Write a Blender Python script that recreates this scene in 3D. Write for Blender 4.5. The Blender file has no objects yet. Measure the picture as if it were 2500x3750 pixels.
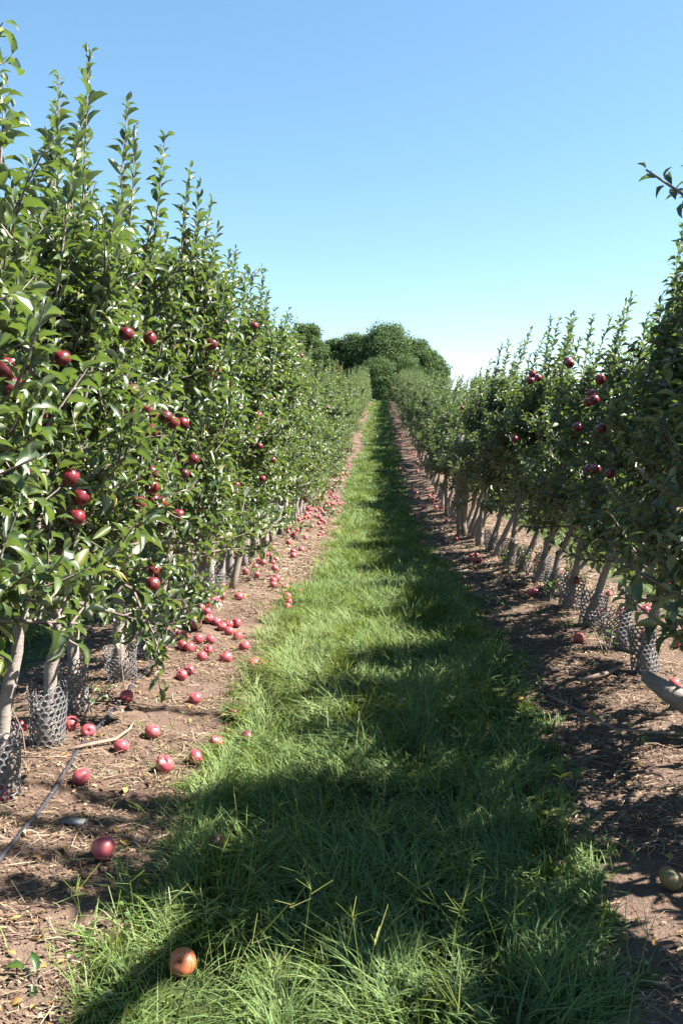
import bpy, math, random
import numpy as np
from mathutils import Vector, Matrix

random.seed(7)
RNG = np.random.default_rng(11)
S = bpy.context.scene
R = math.radians

# ------------------------------------------------------------------ camera
cam = bpy.data.cameras.new('camera')
cam.sensor_fit = 'VERTICAL'; cam.sensor_height = 22.3; cam.sensor_width = 14.9
cam.lens = 18.0; cam.clip_start = 0.05; cam.clip_end = 3000
camo = bpy.data.objects.new('camera', cam); S.collection.objects.link(camo)
camo.location = (0, 0, 1.6)
camo.rotation_euler = (R(90 - 5.75), 0, R(2.65))
S.camera = camo

# ------------------------------------------------------------------ sky and sun
SUN_EL, SUN_AZ = R(49), R(88)          # azimuth clockwise from +Y (down the row)
W = bpy.data.worlds.new('World'); S.world = W; W.use_nodes = True
wn = W.node_tree.nodes; wl = W.node_tree.links; wn.clear()
sky = wn.new('ShaderNodeTexSky'); sky.sky_type = 'NISHITA'; sky.sun_disc = False
sky.sun_elevation = SUN_EL; sky.sun_rotation = SUN_AZ
sky.air_density = 0.85; sky.dust_density = 0.15; sky.ozone_density = 1.2; sky.altitude = 50
bg = wn.new('ShaderNodeBackground'); bg.inputs['Strength'].default_value = 0.068
wo = wn.new('ShaderNodeOutputWorld')
hs = wn.new('ShaderNodeHueSaturation'); hs.inputs['Saturation'].default_value = 1.22; hs.inputs['Hue'].default_value = .490
gm = wn.new('ShaderNodeGamma'); gm.inputs['Gamma'].default_value = .8
wl.new(sky.outputs[0], gm.inputs['Color']); wl.new(gm.outputs[0], hs.inputs['Color']); wl.new(hs.outputs[0], bg.inputs[0]); wl.new(bg.outputs[0], wo.inputs[0])
sun = bpy.data.lights.new('sun', 'SUN'); sun.energy = 5.0; sun.angle = R(0.53); sun.color = (1.0, 0.93, 0.84)
suno = bpy.data.objects.new('sun', sun); S.collection.objects.link(suno)
sd = Vector((math.cos(SUN_EL) * math.sin(SUN_AZ), math.cos(SUN_EL) * math.cos(SUN_AZ), math.sin(SUN_EL)))
suno.rotation_euler = sd.to_track_quat('Z', 'Y').to_euler()
suno.location = (20, 0, 30)
S.view_settings.view_transform = 'Standard'; S.view_settings.look = 'None'
S.view_settings.exposure = 2.38; S.view_settings.gamma = 1.0
S.render.engine = 'CYCLES'
S.cycles.max_bounces = 5; S.cycles.diffuse_bounces = 1; S.cycles.glossy_bounces = 2
S.cycles.transmission_bounces = 4; S.cycles.transparent_max_bounces = 4

# ------------------------------------------------------------------ noise and terrain
_G = np.random.default_rng(5).random((256, 256))
def vnoise(x, y):
    x = np.asarray(x, float); y = np.asarray(y, float)
    xi = np.floor(x).astype(int); yi = np.floor(y).astype(int)
    fx = x - xi; fy = y - yi
    fx = fx * fx * (3 - 2 * fx); fy = fy * fy * (3 - 2 * fy)
    a = _G[xi % 256, yi % 256]; b = _G[(xi + 1) % 256, yi % 256]
    c = _G[xi % 256, (yi + 1) % 256]; d = _G[(xi + 1) % 256, (yi + 1) % 256]
    return (a * (1 - fx) + b * fx) * (1 - fy) + (c * (1 - fx) + d * fx) * fy
def fbm(x, y, o=3):
    s = 0; a = 1; t = 0
    for i in range(o):
        s = s + a * vnoise(x * 2 ** i + 17.3 * i, y * 2 ** i + 5.1 * i); t += a; a *= .5
    return s / t
KY = [-60, 0, 6, 9, 12, 15, 18, 21.5, 25, 29, 35, 41, 50, 60, 75, 80, 90, 130, 500]
KZ = [.1, 0, 0, -.02, -.1, -.2, -.17, .05, .3, .62, 1.05, 1.5, 2.15, 2.9, 4.0, 4.2, 4.2, 3.5, 0]
_ty = np.arange(-60, 500, .25); _tz = np.interp(_ty, KY, KZ)
_k = np.exp(-.5 * (np.arange(-12, 13) / 5.) ** 2); _k /= _k.sum()
_tz = np.convolve(np.pad(_tz, 12, 'edge'), _k, 'valid')
def gz(x, y):
    x = np.asarray(x, float); y = np.asarray(y, float)
    z = np.interp(y, _ty, _tz) + .10 * np.exp(-((np.abs((x % 3.1) - 1.55)) / .5) ** 2) * (np.abs(x) < 12)
    near = np.clip((26 - y) / 10, 0, 1) * (np.abs(x) < 4)
    z = z + near * (.030 * (fbm(x * 3.1, y * 3.1, 2) - .5) + .020 * (fbm(x * 11, y * 11, 2) - .5) * (np.abs(x) > .6))
    return z
def g1(x, y): return float(gz(x, y))
def edge_l(y): return -.76 - .10 * np.sin(y * .31 + 1) + .26 * (fbm(y * .9, y * 0 + 3.3, 3) - .5) - .06 + .11 * np.clip((5 - y) / 2, 0, 1)
def edge_r(y): return .76 + .14 * np.exp(-((y - 6.5) / 2.5) ** 2) + .26 * (fbm(y * .9, y * 0 + 9.7, 3) - .5) - .07 * np.clip((y - 10) / 10, 0, 1)
def in_grass(x, y):
    """0..1 mask of where grass grows: the strip between the rows and the next strips beyond them"""
    j = .20 * (vnoise(x * 6, y * 6) - .5) + .24 * (vnoise(x * 17 + 3, y * 17) - .5)
    m = ((x + j) > edge_l(y)) & ((x + j) < edge_r(y))
    m |= ((x + j) < -2.35) & ((x + j) > -3.95)
    m |= ((x + j) > 2.55) & ((x + j) < 3.9)
    return m | (np.abs(x) > 7) | (y > 79)

# ------------------------------------------------------------------ mesh helpers
def mk(name, V, Q=None, T=None, attrs=None, mats=(), smooth=True, midx=None):
    V = np.asarray(V, np.float32).reshape(-1, 3)
    Q = np.zeros((0, 4), np.int32) if Q is None else np.asarray(Q, np.int32).reshape(-1, 4)
    T = np.zeros((0, 3), np.int32) if T is None else np.asarray(T, np.int32).reshape(-1, 3)
    me = bpy.data.meshes.new(name)
    me.vertices.add(len(V)); me.vertices.foreach_set('co', V.ravel())
    nl = Q.size + T.size; me.loops.add(nl)
    me.loops.foreach_set('vertex_index', np.concatenate([Q.ravel(), T.ravel()]))
    me.polygons.add(len(Q) + len(T))
    st = np.concatenate([np.arange(len(Q)) * 4, Q.size + np.arange(len(T)) * 3]).astype(np.int32)
    me.polygons.foreach_set('loop_start', st)
    if smooth: me.polygons.foreach_set('use_smooth', np.ones(len(st), bool))
    if midx is not None: me.polygons.foreach_set('material_index', np.asarray(midx, np.int32))
    for k, a in (attrs or {}).items():
        at = me.attributes.new(k, 'FLOAT', 'POINT'); at.data.foreach_set('value', np.asarray(a, np.float32))
    for m in mats: me.materials.append(m)
    me.update(calc_edges=True); me.validate()
    return me
def link(name, data, parent=None, loc=None):
    o = bpy.data.objects.new(name, data); S.collection.objects.link(o)
    if parent is not None: o.parent = parent
    if loc is not None: o.location = loc
    return o
def tag(o, label, cat, group=None):
    o['label'] = label; o['category'] = cat
    if group: o['group'] = group
    return o
class Geo:
    """collects tubes into one mesh"""
    def __init__(s): s.V = []; s.Q = []; s.T = []; s.A = []; s.n = 0
    def tube(s, pts, rad, n=6, a=0.0, cap=True):
        pts = [Vector(p) for p in pts]; m = len(pts)
        t0 = (pts[1] - pts[0]).normalized()
        u = t0.cross(Vector((0, 0, 1)))
        if u.length < 1e-3: u = Vector((1, 0, 0))
        u.normalize(); base = s.n
        for i, p in enumerate(pts):
            t = (pts[min(i + 1, m - 1)] - pts[max(i - 1, 0)]).normalized()
            u = (u - t * u.dot(t)); u.normalize(); v = t.cross(u)
            for k in range(n):
                an = 2 * math.pi * k / n
                s.V.append(p + (u * math.cos(an) + v * math.sin(an)) * rad[i]); s.A.append(a)
        for i in range(m - 1):
            for k in range(n):
                k2 = (k + 1) % n
                s.Q.append((base + i * n + k, base + i * n + k2, base + (i + 1) * n + k2, base + (i + 1) * n + k))
        s.n += m * n
        if cap:
            for i, fl in ((0, True), (m - 1, False)):
                s.V.append(pts[i]); s.A.append(a); c = s.n; s.n += 1
                for k in range(n):
                    f = (base + i * n + k, base + i * n + (k + 1) % n, c)
                    s.T.append(f[::-1] if fl else f)
    def mesh(s, name, mat): return mk(name, [tuple(v) for v in s.V], s.Q or None, s.T or None, {'tint': s.A}, [mat])

def nrm(a): return a / np.maximum(np.linalg.norm(a, axis=-1, keepdims=True), 1e-9)
_LT = np.array([0, .25, .25, .25, .52, .52, .52, .8, .8, .8, 1.0])
_LS = np.array([0, -.78, 0, .78, -1, 0, 1, -.66, 0, .66, 0])
_LQ = np.array([(1, 2, 5, 4), (2, 3, 6, 5), (4, 5, 8, 7), (5, 6, 9, 8)])
_LTR = np.array([(0, 2, 1), (0, 3, 2), (7, 8, 10), (8, 9, 10)])
def leaves(P, D, N, L, Wd, curl, fold, tint):
    """many folded, arched leaf blades; N is the side of the glossy upper face"""
    D = nrm(D); N = nrm(N - D * (N * D).sum(-1, keepdims=True)); Sd = np.cross(D, N)
    n = len(P); t = _LT[None, :]; s = _LS[None, :]
    cu = curl[:, None]; L1 = L[:, None]
    ang = cu * t                                        # arc: direction turns by curl towards -N
    xx = np.where(cu > 1e-3, np.sin(ang) / np.maximum(cu, 1e-3), t) * L1
    hh = -np.where(cu > 1e-3, (1 - np.cos(ang)) / np.maximum(cu, 1e-3), 0) * L1
    w = s * Wd[:, None] * .5
    wav = .10 * np.sin(9 * t + 40 * tint[:, None]) * (np.abs(s) > .1) * np.sign(s) * Wd[:, None]
    hh = hh + np.abs(s) * fold[:, None] * Wd[:, None] + wav
    V = P[:, None, :] + D[:, None, :] * xx[..., None] + Sd[:, None, :] * (w * np.cos(fold)[:, None])[..., None] + N[:, None, :] * hh[..., None]
    off = (np.arange(n) * 11)[:, None, None]
    Q = (off + _LQ[None]).reshape(-1, 4); T = (off + _LTR[None]).reshape(-1, 3)
    return V.reshape(-1, 3), Q, T, np.repeat(tint, 11)
# ------------------------------------------------------------------ materials
def newmat(name):
    m = bpy.data.materials.new(name); m.use_nodes = True
    nt = m.node_tree; nt.nodes.clear()
    out = nt.nodes.new('ShaderNodeOutputMaterial')
    return m, nt, out
def nd(nt, typ, **kw):
    n = nt.nodes.new(typ)
    for k, v in kw.items():
        if k in n.inputs.keys(): n.inputs[k].default_value = v
        else: setattr(n, k, v)
    return n
def ramp(nt, stops, src):
    if max(max(c) for _, c in stops) < .95: stops = [(p, tuple(.64 * v for v in c)) for p, c in stops]
    r = nt.nodes.new('ShaderNodeValToRGB'); e = r.color_ramp.elements
    while len(e) < len(stops): e.new(.5)
    for i, (p, c) in enumerate(stops):
        e[i].position = p; e[i].color = (*c, 1)
    nt.links.new(src, r.inputs[0]); return r
def noise(nt, scale, detail=4, vec=None, rough=.55):
    n = nt.nodes.new('ShaderNodeTexNoise'); n.inputs['Scale'].default_value = scale
    n.inputs['Detail'].default_value = detail; n.inputs['Roughness'].default_value = rough
    if vec is not None: nt.links.new(vec, n.inputs['Vector'])
    return n
def mixc(nt, fac, a, b, mode='MIX'):
    m = nt.nodes.new('ShaderNodeMix'); m.data_type = 'RGBA'; m.blend_type = mode
    for s, v in ((m.inputs[0], fac), (m.inputs[6], a), (m.inputs[7], b)):
        if hasattr(v, 'is_linked'): nt.links.new(v, s)
        else: s.default_value = v if not isinstance(v, tuple) else (*v, 1)
    return m.outputs[2]
def attr(nt, name):
    a = nt.nodes.new('ShaderNodeAttribute'); a.attribute_name = name; return a.outputs['Fac']

def leaf_mat(name, stops, under, trans, tfac, rough=.36, spec=.5):
    m, nt, out = newmat(name); L = nt.links
    t = attr(nt, 'tint')
    top = ramp(nt, stops, t).outputs[0]
    geo = nt.nodes.new('ShaderNodeNewGeometry')
    und = mixc(nt, .75, top, under)
    col = mixc(nt, geo.outputs['Backfacing'], top, und)
    p = nd(nt, 'ShaderNodeBsdfPrincipled'); L.new(col, p.inputs['Base Color'])
    rr = nt.nodes.new('ShaderNodeMapRange'); L.new(geo.outputs['Backfacing'], rr.inputs[0])
    rr.inputs[3].default_value = rough; rr.inputs[4].default_value = .7
    L.new(rr.outputs[0], p.inputs['Roughness']); p.inputs['Specular IOR Level'].default_value = spec
    tr = nd(nt, 'ShaderNodeBsdfTranslucent')
    tc = mixc(nt, .75, top, trans); L.new(tc, tr.inputs['Color'])
    mx = nd(nt, 'ShaderNodeMixShader'); mx.inputs[0].default_value = tfac
    L.new(p.outputs[0], mx.inputs[1]); L.new(tr.outputs[0], mx.inputs[2]); L.new(mx.outputs[0], out.inputs[0])
    return m
M_LEAF = leaf_mat('apple leaf', [(0, (.018, .046, .011)), (.45, (.044, .088, .020)), (.80, (.090, .142, .034)), (.945, (.19, .21, .045)), (.975, (.46, .34, .05)), (1, (.34, .15, .04))],
                  (.34, .39, .27), (.17, .27, .03), .26, .44, .65)
M_OAK = leaf_mat('oak leaf', [(0, (.050, .105, .038)), (.5, (.10, .178, .062)), (.9, (.165, .24, .085)), (1, (.21, .24, .085))],
                 (.10, .13, .07), (.12, .2, .03), .22, .6, .2)
M_RUST = leaf_mat('turning leaf', [(0, (.10, .09, .03)), (.5, (.20, .13, .04)), (1, (.26, .17, .05))], (.2, .12, .06), (.4, .2, .04), .25, .6, .2)
M_GRASS = leaf_mat('grass blade', [(0, (.014, .040, .006)), (.35, (.060, .130, .016)), (.7, (.19, .285, .042)), (.88, (.40, .42, .12)), (.97, (.34, .30, .155)), (1, (.42, .36, .22))],
                   (.10, .16, .05), (.26, .34, .03), .24, .42, .38)
M_WEED = leaf_mat('weed leaf', [(0, (.03, .08, .018)), (1, (.08, .17, .035))], (.12, .18, .08), (.2, .36, .05), .3, .42, .4)
M_LITTER = leaf_mat('fallen leaf', [(0, (.16, .09, .045)), (.4, (.34, .21, .08)), (.75, (.55, .36, .10)), (1, (.50, .42, .28))], (.4, .3, .18), (.5, .35, .1), .15, .7, .25)

def straw_mat():
    m, nt, out = newmat('dry straw'); L = nt.links
    c = ramp(nt, [(0, (.07, .042, .028)), (.35, (.18, .115, .075)), (.7, (.34, .25, .165)), (1, (.50, .42, .32))], attr(nt, 'tint')).outputs[0]
    p = nd(nt, 'ShaderNodeBsdfPrincipled', Roughness=.75); L.new(c, p.inputs['Base Color']); p.inputs['Specular IOR Level'].default_value = .25
    L.new(p.outputs[0], out.inputs[0]); return m
M_STRAW = straw_mat()

def bark_mat(name, c1, c2, c3, bump=.5):
    m, nt, out = newmat(name); L = nt.links
    tc = nt.nodes.new('ShaderNodeTexCoord')
    mp = nt.nodes.new('ShaderNodeMapping'); mp.inputs['Scale'].default_value = (1, 1, 3.2); L.new(tc.outputs['Object'], mp.inputs[0])
    n1 = noise(nt, 9, 6, tc.outputs['Object']); n2 = noise(nt, 28, 5, mp.outputs[0]); n3 = noise(nt, 120, 3, tc.outputs['Object'])
    a = ramp(nt, [(.3, c1), (.7, c2)], n1.outputs[0]).outputs[0]
    f = ramp(nt, [(.52, (0, 0, 0)), (.68, (1, 1, 1))], n2.outputs[0]).outputs[0]
    fm = nt.nodes.new('ShaderNodeMath'); fm.operation = 'MULTIPLY'; L.new(f, fm.inputs[0]); fm.inputs[1].default_value = .7
    col = mixc(nt, fm.outputs[0], a, c3)
    col = mixc(nt, attr(nt, 'tint'), col, (.085, .055, .045))
    p = nd(nt, 'ShaderNodeBsdfPrincipled', Roughness=.72); L.new(col, p.inputs['Base Color']); p.inputs['Specular IOR Level'].default_value = .3
    ad = nt.nodes.new('ShaderNodeMath'); ad.operation = 'ADD'; L.new(n2.outputs[0], ad.inputs[0]); L.new(n3.outputs[0], ad.inputs[1])
    b = nd(nt, 'ShaderNodeBump', Strength=bump, Distance=.004); L.new(ad.outputs[0], b.inputs['Height']); L.new(b.outputs[0], p.inputs['Normal'])
    L.new(p.outputs[0], out.inputs[0]); return m
M_BARK = bark_mat('apple bark', (.26, .215, .19), (.42, .36, .33), (.15, .118, .10))
M_OBARK = bark_mat('oak bark', (.10, .08, .065), (.17, .14, .12), (.06, .05, .04))
M_POST = bark_mat('weathered post', (.24, .20, .16), (.36, .31, .26), (.16, .13, .10), .3)
M_TWIG = bark_mat('dead twig', (.22, .15, .11), (.38, .29, .22), (.14, .09, .07))

def plain(name, c, rough=.5, metal=0, spec=.5):
    m, nt, out = newmat(name)
    n = noise(nt, 40, 3); tc = nt.nodes.new('ShaderNodeTexCoord'); nt.links.new(tc.outputs['Object'], n.inputs['Vector'])
    col = ramp(nt, [(.3, tuple(v * .75 for v in c)), (.7, tuple(min(1, v * 1.15) for v in c))], n.outputs[0]).outputs[0]
    p = nd(nt, 'ShaderNodeBsdfPrincipled', Roughness=rough, Metallic=metal); p.inputs['Specular IOR Level'].default_value = spec
    nt.links.new(col, p.inputs['Base Color']); nt.links.new(p.outputs[0], out.inputs[0]); return m
M_GUARD = plain('grey plastic mesh', (.19, .19, .195), .30)
M_HOSE = plain('black hose', (.045, .045, .055), .5)
M_WIRE = plain('galvanised wire', (.55, .56, .58), .35, .6)
M_STEM = plain('apple stem', (.10, .06, .035), .7)
M_FLESH = plain('apple flesh', (.75, .66, .42), .45)
M_SLATE = plain('grey slate', (.20, .21, .22), .6)

def apple_mat(name, dark, mid, light, rough=.32, bloom=.12, dull=(.45, .30, .30)):
    m, nt, out = newmat(name); L = nt.links
    tc = nt.nodes.new('ShaderNodeTexCoord'); oi = nt.nodes.new('ShaderNodeObjectInfo')
    mp = nt.nodes.new('ShaderNodeMapping'); mp.inputs['Scale'].default_value = (1, 1, .18); L.new(tc.outputs['Object'], mp.inputs[0])
    n1 = noise(nt, 90, 3, mp.outputs[0]); n2 = noise(nt, 22, 3, tc.outputs['Object'])
    ad = nt.nodes.new('ShaderNodeMath'); ad.operation = 'ADD'; L.new(n1.outputs[0], ad.inputs[0]); L.new(n2.outputs[0], ad.inputs[1])
    hf = nt.nodes.new('ShaderNodeMath'); hf.operation = 'MULTIPLY_ADD'; L.new(oi.outputs['Random'], hf.inputs[0]); hf.inputs[1].default_value = .35
    L.new(ad.outputs[0], hf.inputs[2])
    sc = nt.nodes.new('ShaderNodeMath'); sc.operation = 'MULTIPLY'; L.new(hf.outputs[0], sc.inputs[0]); sc.inputs[1].default_value = .5
    col = ramp(nt, [(.42, dark), (.6, mid), (.78, light)], sc.outputs[0]).outputs[0]
    vo = nt.nodes.new('ShaderNodeTexVoronoi'); vo.inputs['Scale'].default_value = 170; L.new(tc.outputs['Object'], vo.inputs['Vector'])
    sp = ramp(nt, [(.10, (1, 1, 1)), (.2, (0, 0, 0))], vo.outputs['Distance']).outputs[0]
    sm = nt.nodes.new('ShaderNodeMath'); sm.operation = 'MULTIPLY'; L.new(sp, sm.inputs[0]); sm.inputs[1].default_value = .16
    col = mixc(nt, sm.outputs[0], col, (.6, .42, .32))
    n3 = noise(nt, 30, 4, tc.outputs['Object']); bl = nt.nodes.new('ShaderNodeMath'); bl.operation = 'MULTIPLY'; L.new(n3.outputs[0], bl.inputs[0]); bl.inputs[1].default_value = bloom
    col = mixc(nt, bl.outputs[0], col, dull)
    p = nd(nt, 'ShaderNodeBsdfPrincipled', Roughness=rough); L.new(col, p.inputs['Base Color'])
    p.inputs['Subsurface Weight'].default_value = 0
    L.new(p.outputs[0], out.inputs[0]); return m
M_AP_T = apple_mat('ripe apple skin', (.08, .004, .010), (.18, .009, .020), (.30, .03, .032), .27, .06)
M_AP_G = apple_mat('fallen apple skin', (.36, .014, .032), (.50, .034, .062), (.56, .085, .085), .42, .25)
M_AP_R = apple_mat('rotting apple skin', (.05, .008, .010), (.12, .012, .02), (.22, .03, .03), .35, .1)
M_AP_O = apple_mat('orange apple skin', (.58, .13, .055), (.60, .15, .065), (.62, .20, .08), .45, .1, (.5, .25, .12))
M_AP_Y = apple_mat('green apple skin', (.10, .10, .025), (.18, .16, .04), (.25, .12, .05), .62, .1)

def ground_mat():
    m, nt, out = newmat('orchard soil'); L = nt.links
    g = nt.nodes.new('ShaderNodeNewGeometry'); pos = g.outputs['Position']
    n1 = noise(nt, 1.6, 5, pos); n2 = noise(nt, 14, 6, pos, .65); n3 = noise(nt, 90, 5, pos, .7); n4 = noise(nt, 38, 4, pos, .6)
    a = ramp(nt, [(.3, (.088,.056,.040)), (.55, (.165,.110,.082)), (.75, (.24,.170,.130))], n2.outputs[0]).outputs[0]
    b = mixc(nt, .45, a, ramp(nt, [(.35, (.078,.050,.037)), (.65, (.24,.172,.132))], n1.outputs[0]).outputs[0])
    sp = ramp(nt, [(.58, (0, 0, 0)), (.70, (1, 1, 1))], n3.outputs[0]).outputs[0]
    spm = nt.nodes.new('ShaderNodeMath'); spm.operation = 'MULTIPLY'; L.new(sp, spm.inputs[0]); spm.inputs[1].default_value = .55
    c = mixc(nt, spm.outputs[0], b, (.30, .215, .15))
    dk = ramp(nt, [(.30, (1, 1, 1)), (.42, (0, 0, 0))], n4.outputs[0]).outputs[0]
    dkm = nt.nodes.new('ShaderNodeMath'); dkm.operation = 'MULTIPLY'; L.new(dk, dkm.inputs[0]); dkm.inputs[1].default_value = .6
    c = mixc(nt, dkm.outputs[0], c, (.040, .025, .018))
    gr = ramp(nt, [(.3, (.030, .050, .014)), (.6, (.060, .085, .024)), (.8, (.10, .10, .04))], n2.outputs[0]).outputs[0]
    c = mixc(nt, attr(nt, 'turf'), c, gr)
    p = nd(nt, 'ShaderNodeBsdfPrincipled', Roughness=.9); p.inputs['Specular IOR Level'].default_value = .2; L.new(c, p.inputs['Base Color'])
    ad = nt.nodes.new('ShaderNodeMath'); ad.operation = 'MULTIPLY_ADD'; L.new(n3.outputs[0], ad.inputs[0]); ad.inputs[1].default_value = .4; L.new(n4.outputs[0], ad.inputs[2])
    ad2 = nt.nodes.new('ShaderNodeMath'); ad2.operation = 'ADD'; L.new(ad.outputs[0], ad2.inputs[0]); L.new(n2.outputs[0], ad2.inputs[1])
    bp = nd(nt, 'ShaderNodeBump', Strength=.9, Distance=.02); L.new(ad2.outputs[0], bp.inputs['Height']); L.new(bp.outputs[0], p.inputs['Normal'])
    L.new(p.outputs[0], out.inputs[0]); return m
M_SOIL = ground_mat()
# ------------------------------------------------------------------ ground sheet
def spread(a, b, n, p): return a + (b - a) * np.linspace(0, 1, n) ** p
xs = np.concatenate([-spread(7, 420, 26, 3)[::-1], np.arange(-6.9, -3.05, .18), np.arange(-3, 3.01, .05), np.arange(3.15, 6.95, .18), spread(7, 420, 26, 3)])
ys = np.concatenate([np.linspace(-60, -3, 16), np.arange(-2, 1.4, .2), np.arange(1.5, 9, .05), np.arange(9, 26, .12), np.arange(26, 95, .6), spread(96, 560, 40, 2.2)])
X, Y = np.meshgrid(xs, ys)
Z = gz(X, Y)
V = np.stack([X, Y, Z], -1).reshape(-1, 3)
nx, ny = len(xs), len(ys)
ii = (np.arange(ny - 1)[:, None] * nx + np.arange(nx - 1)[None]).ravel()
Q = np.stack([ii, ii + 1, ii + 1 + nx, ii + nx], -1)
tv = in_grass(X.ravel(), Y.ravel()).astype(float)
gobj = link('ground', mk('ground', V, Q, attrs={'turf': tv}, mats=[M_SOIL]))
gobj['kind'] = 'structure'; tag(gobj, 'brown orchard soil with a worn turf strip up the slope', 'ground')

# ------------------------------------------------------------------ grass
def blades(x, y, h, w, lean, tint, rng):
    n = len(x); az = 14 * vnoise(x * 2.1 + 7, y * 2.1) + rng.normal(0, .85, n)
    d = np.stack([np.cos(az), np.sin(az), 0 * az], -1); s = np.stack([-np.sin(az), np.cos(az), 0 * az], -1)
    tw = rng.normal(0, .5, n); s = nrm(s * np.cos(tw)[:, None] + d * np.sin(tw)[:, None])
    p0 = np.stack([x, y, gz(x, y) - .004], -1); V = np.zeros((n, 7, 3))
    for i, (t, ww) in enumerate(((0, 1), (.4, .85), (.75, .55))):
        c = p0 + d * (lean * h * t ** 1.7)[:, None] + np.array([0, 0, 1]) * (h * (t - .38 * np.minimum(lean, 1.3) * t ** 2.4))[:, None]
        V[:, 2 * i] = c - s * (w * ww * .5)[:, None]; V[:, 2 * i + 1] = c + s * (w * ww * .5)[:, None]
    V[:, 6] = p0 + d * (lean * h)[:, None] + np.array([0, 0, 1]) * (h * (1 - .38 * np.minimum(lean, 1.3)))[:, None]
    o = (np.arange(n) * 7)[:, None, None]
    Q = (o + np.array([(0, 1, 3, 2), (2, 3, 5, 4)])[None]).reshape(-1, 4); T = (o + np.array([(4, 5, 6)])[None]).reshape(-1, 3)
    return V.reshape(-1, 3), Q, T, np.repeat(tint, 7)
GV, GQ, GT, GA, goff = [], [], [], [], 0
def add_grass(n, x0, x1, y0, y1, hm, w, sparse=False):
    global goff
    x = RNG.uniform(x0, x1, n); y = RNG.uniform(y0, y1, n)
    k = in_grass(x, y)
    cl = fbm(x * 2.3, y * 2.3, 3); cl2 = fbm(x * 7 + 40, y * 7, 2)
    k &= RNG.random(n) < np.clip(2.2 * cl2 + .9 * cl - .62, .06, 1)
    if sparse: k &= RNG.random(n) < np.clip(3 * (cl - .35), .1, 1)
    x, y, cl, cl2 = x[k], y[k], cl[k], cl2[k]; m = len(x)
    ed = np.clip(np.minimum(x - edge_l(y), edge_r(y) - x) / .22, .25, 1); ed = np.where(np.abs(x) < 1.2, ed, .8)
    cl3 = fbm(x * 4.1 + 80, y * 4.1, 2)
    h = hm * (.35 + 1.15 * RNG.random(m)) * np.clip(.15 + 1.0 * cl + 1.1 * (cl3 - .25), .25, 1.7) * (.50 + .50 * ed)
    dd_ = np.hypot((x + .53) / .16, (y - 2.20) / .15); h = h * np.where(dd_ < 1, .28 + .3 * dd_ ** 2, 1)
    lean = np.abs(RNG.normal(.85, .50, m)) + .1
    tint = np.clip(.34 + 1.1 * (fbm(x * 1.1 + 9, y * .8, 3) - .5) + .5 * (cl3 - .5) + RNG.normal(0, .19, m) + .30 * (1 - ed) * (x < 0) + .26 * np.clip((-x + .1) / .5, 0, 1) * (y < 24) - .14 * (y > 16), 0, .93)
    dead = RNG.random(m) < .11; tint[dead] = RNG.uniform(.85, 1, dead.sum())
    v, q, t, a = blades(x, y, h, w * (.45 + .6 * RNG.random(m) + 1.3 * RNG.random(m) ** 7), lean, tint, RNG)
    GV.append(v); GQ.append(q + goff); GT.append(t + goff); GA.append(a); goff += len(v)
add_grass(36000, -1.1, 1.1, 1.3, 4.0, .135, .0052)
add_grass(42000, -1.15, 1.2, 4.0, 8.5, .14, .0062)
add_grass(40000, -1.15, 1.2, 8.5, 16, .13, .009)
add_grass(32000, -1.2, 1.2, 16, 32, .12, .014)
add_grass(26000, -1.3, 1.2, 32, 84, .12, .026)
add_grass(9000, -4.1, -2.2, 2, 12, .12, .010, True)
add_grass(16000, 2.3, 4.1, 2, 16, .12, .010, True)
add_grass(9000, 2.3, 4.1, 16, 40, .12, .02, True)
# stray tufts on the bare soil
n = 900; x = np.concatenate([RNG.uniform(-1.5, -.75, n), RNG.uniform(.8, 1.5, n)]); y = RNG.uniform(2, 12, 2 * n)
k = vnoise(x * 4 + 3, y * 4) > .78; x, y = x[k], y[k]; m = len(x)
v, q, t, a = blades(x, y, .07 * (.5 + RNG.random(m)), np.full(m, .004), np.full(m, 1.0), RNG.uniform(.3, .9, m), RNG)
GV.append(v); GQ.append(q + goff); GT.append(t + goff); GA.append(a); goff += len(v)
# branching seed stalks standing above the turf
def stalks(n, x0, x1, y0, y1):
    global goff
    cnt = 0
    while cnt < n:
        x = RNG.uniform(x0, x1); y = RNG.uniform(y0, y1)
        if not in_grass(x, y) and RNG.random() < .7: continue
        cnt += 1
        h = RNG.uniform(.14, .30); az = RNG.uniform(0, 6.28); ln = RNG.uniform(.15, .6) * h
        p0 = np.array([x, y, g1(x, y)]); d = np.array([math.cos(az), math.sin(az), 0]); top = p0 + d * ln + np.array([0, 0, h])
        mid = p0 + d * ln * .35 + np.array([0, 0, h * .55])
        segs = [(p0, mid, .0022), (mid, top, .0018)]
        for f in range(RNG.integers(3, 6)):
            a2 = RNG.uniform(0, 6.28); b = top - np.array([0, 0, RNG.uniform(0, .02)])
            e = b + np.array([math.cos(a2), math.sin(a2), RNG.uniform(.1, 1.2)]) * RNG.uniform(.035, .075)
            segs.append((b, e, .0026))
        tt = RNG.uniform(.62, .93)
        for (A, B, w) in segs:
            t = nrm(B - A); s = nrm(np.cross(t, np.array([0, 0, 1]) + RNG.normal(0, .3, 3))) * w * .5; u = np.cross(t, s)
            GV.append(np.array([A - s, A + s, B + s * .6, B - s * .6, A - u, A + u, B + u * .6, B - u * .6]))
            GQ.append(np.array([(0, 1, 2, 3), (4, 5, 6, 7)]) + goff); GA.append(np.full(8, tt)); goff += 8
stalks(170, -.95, .8, 1.9, 3.6); stalks(170, -1.0, 1.0, 3.6, 7.5); stalks(90, -1, 1, 7.5, 13)
grass = link('grass', mk('grass', np.concatenate(GV), np.concatenate(GQ), np.concatenate(GT), {'tint': np.concatenate(GA)}, [M_GRASS]))
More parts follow.
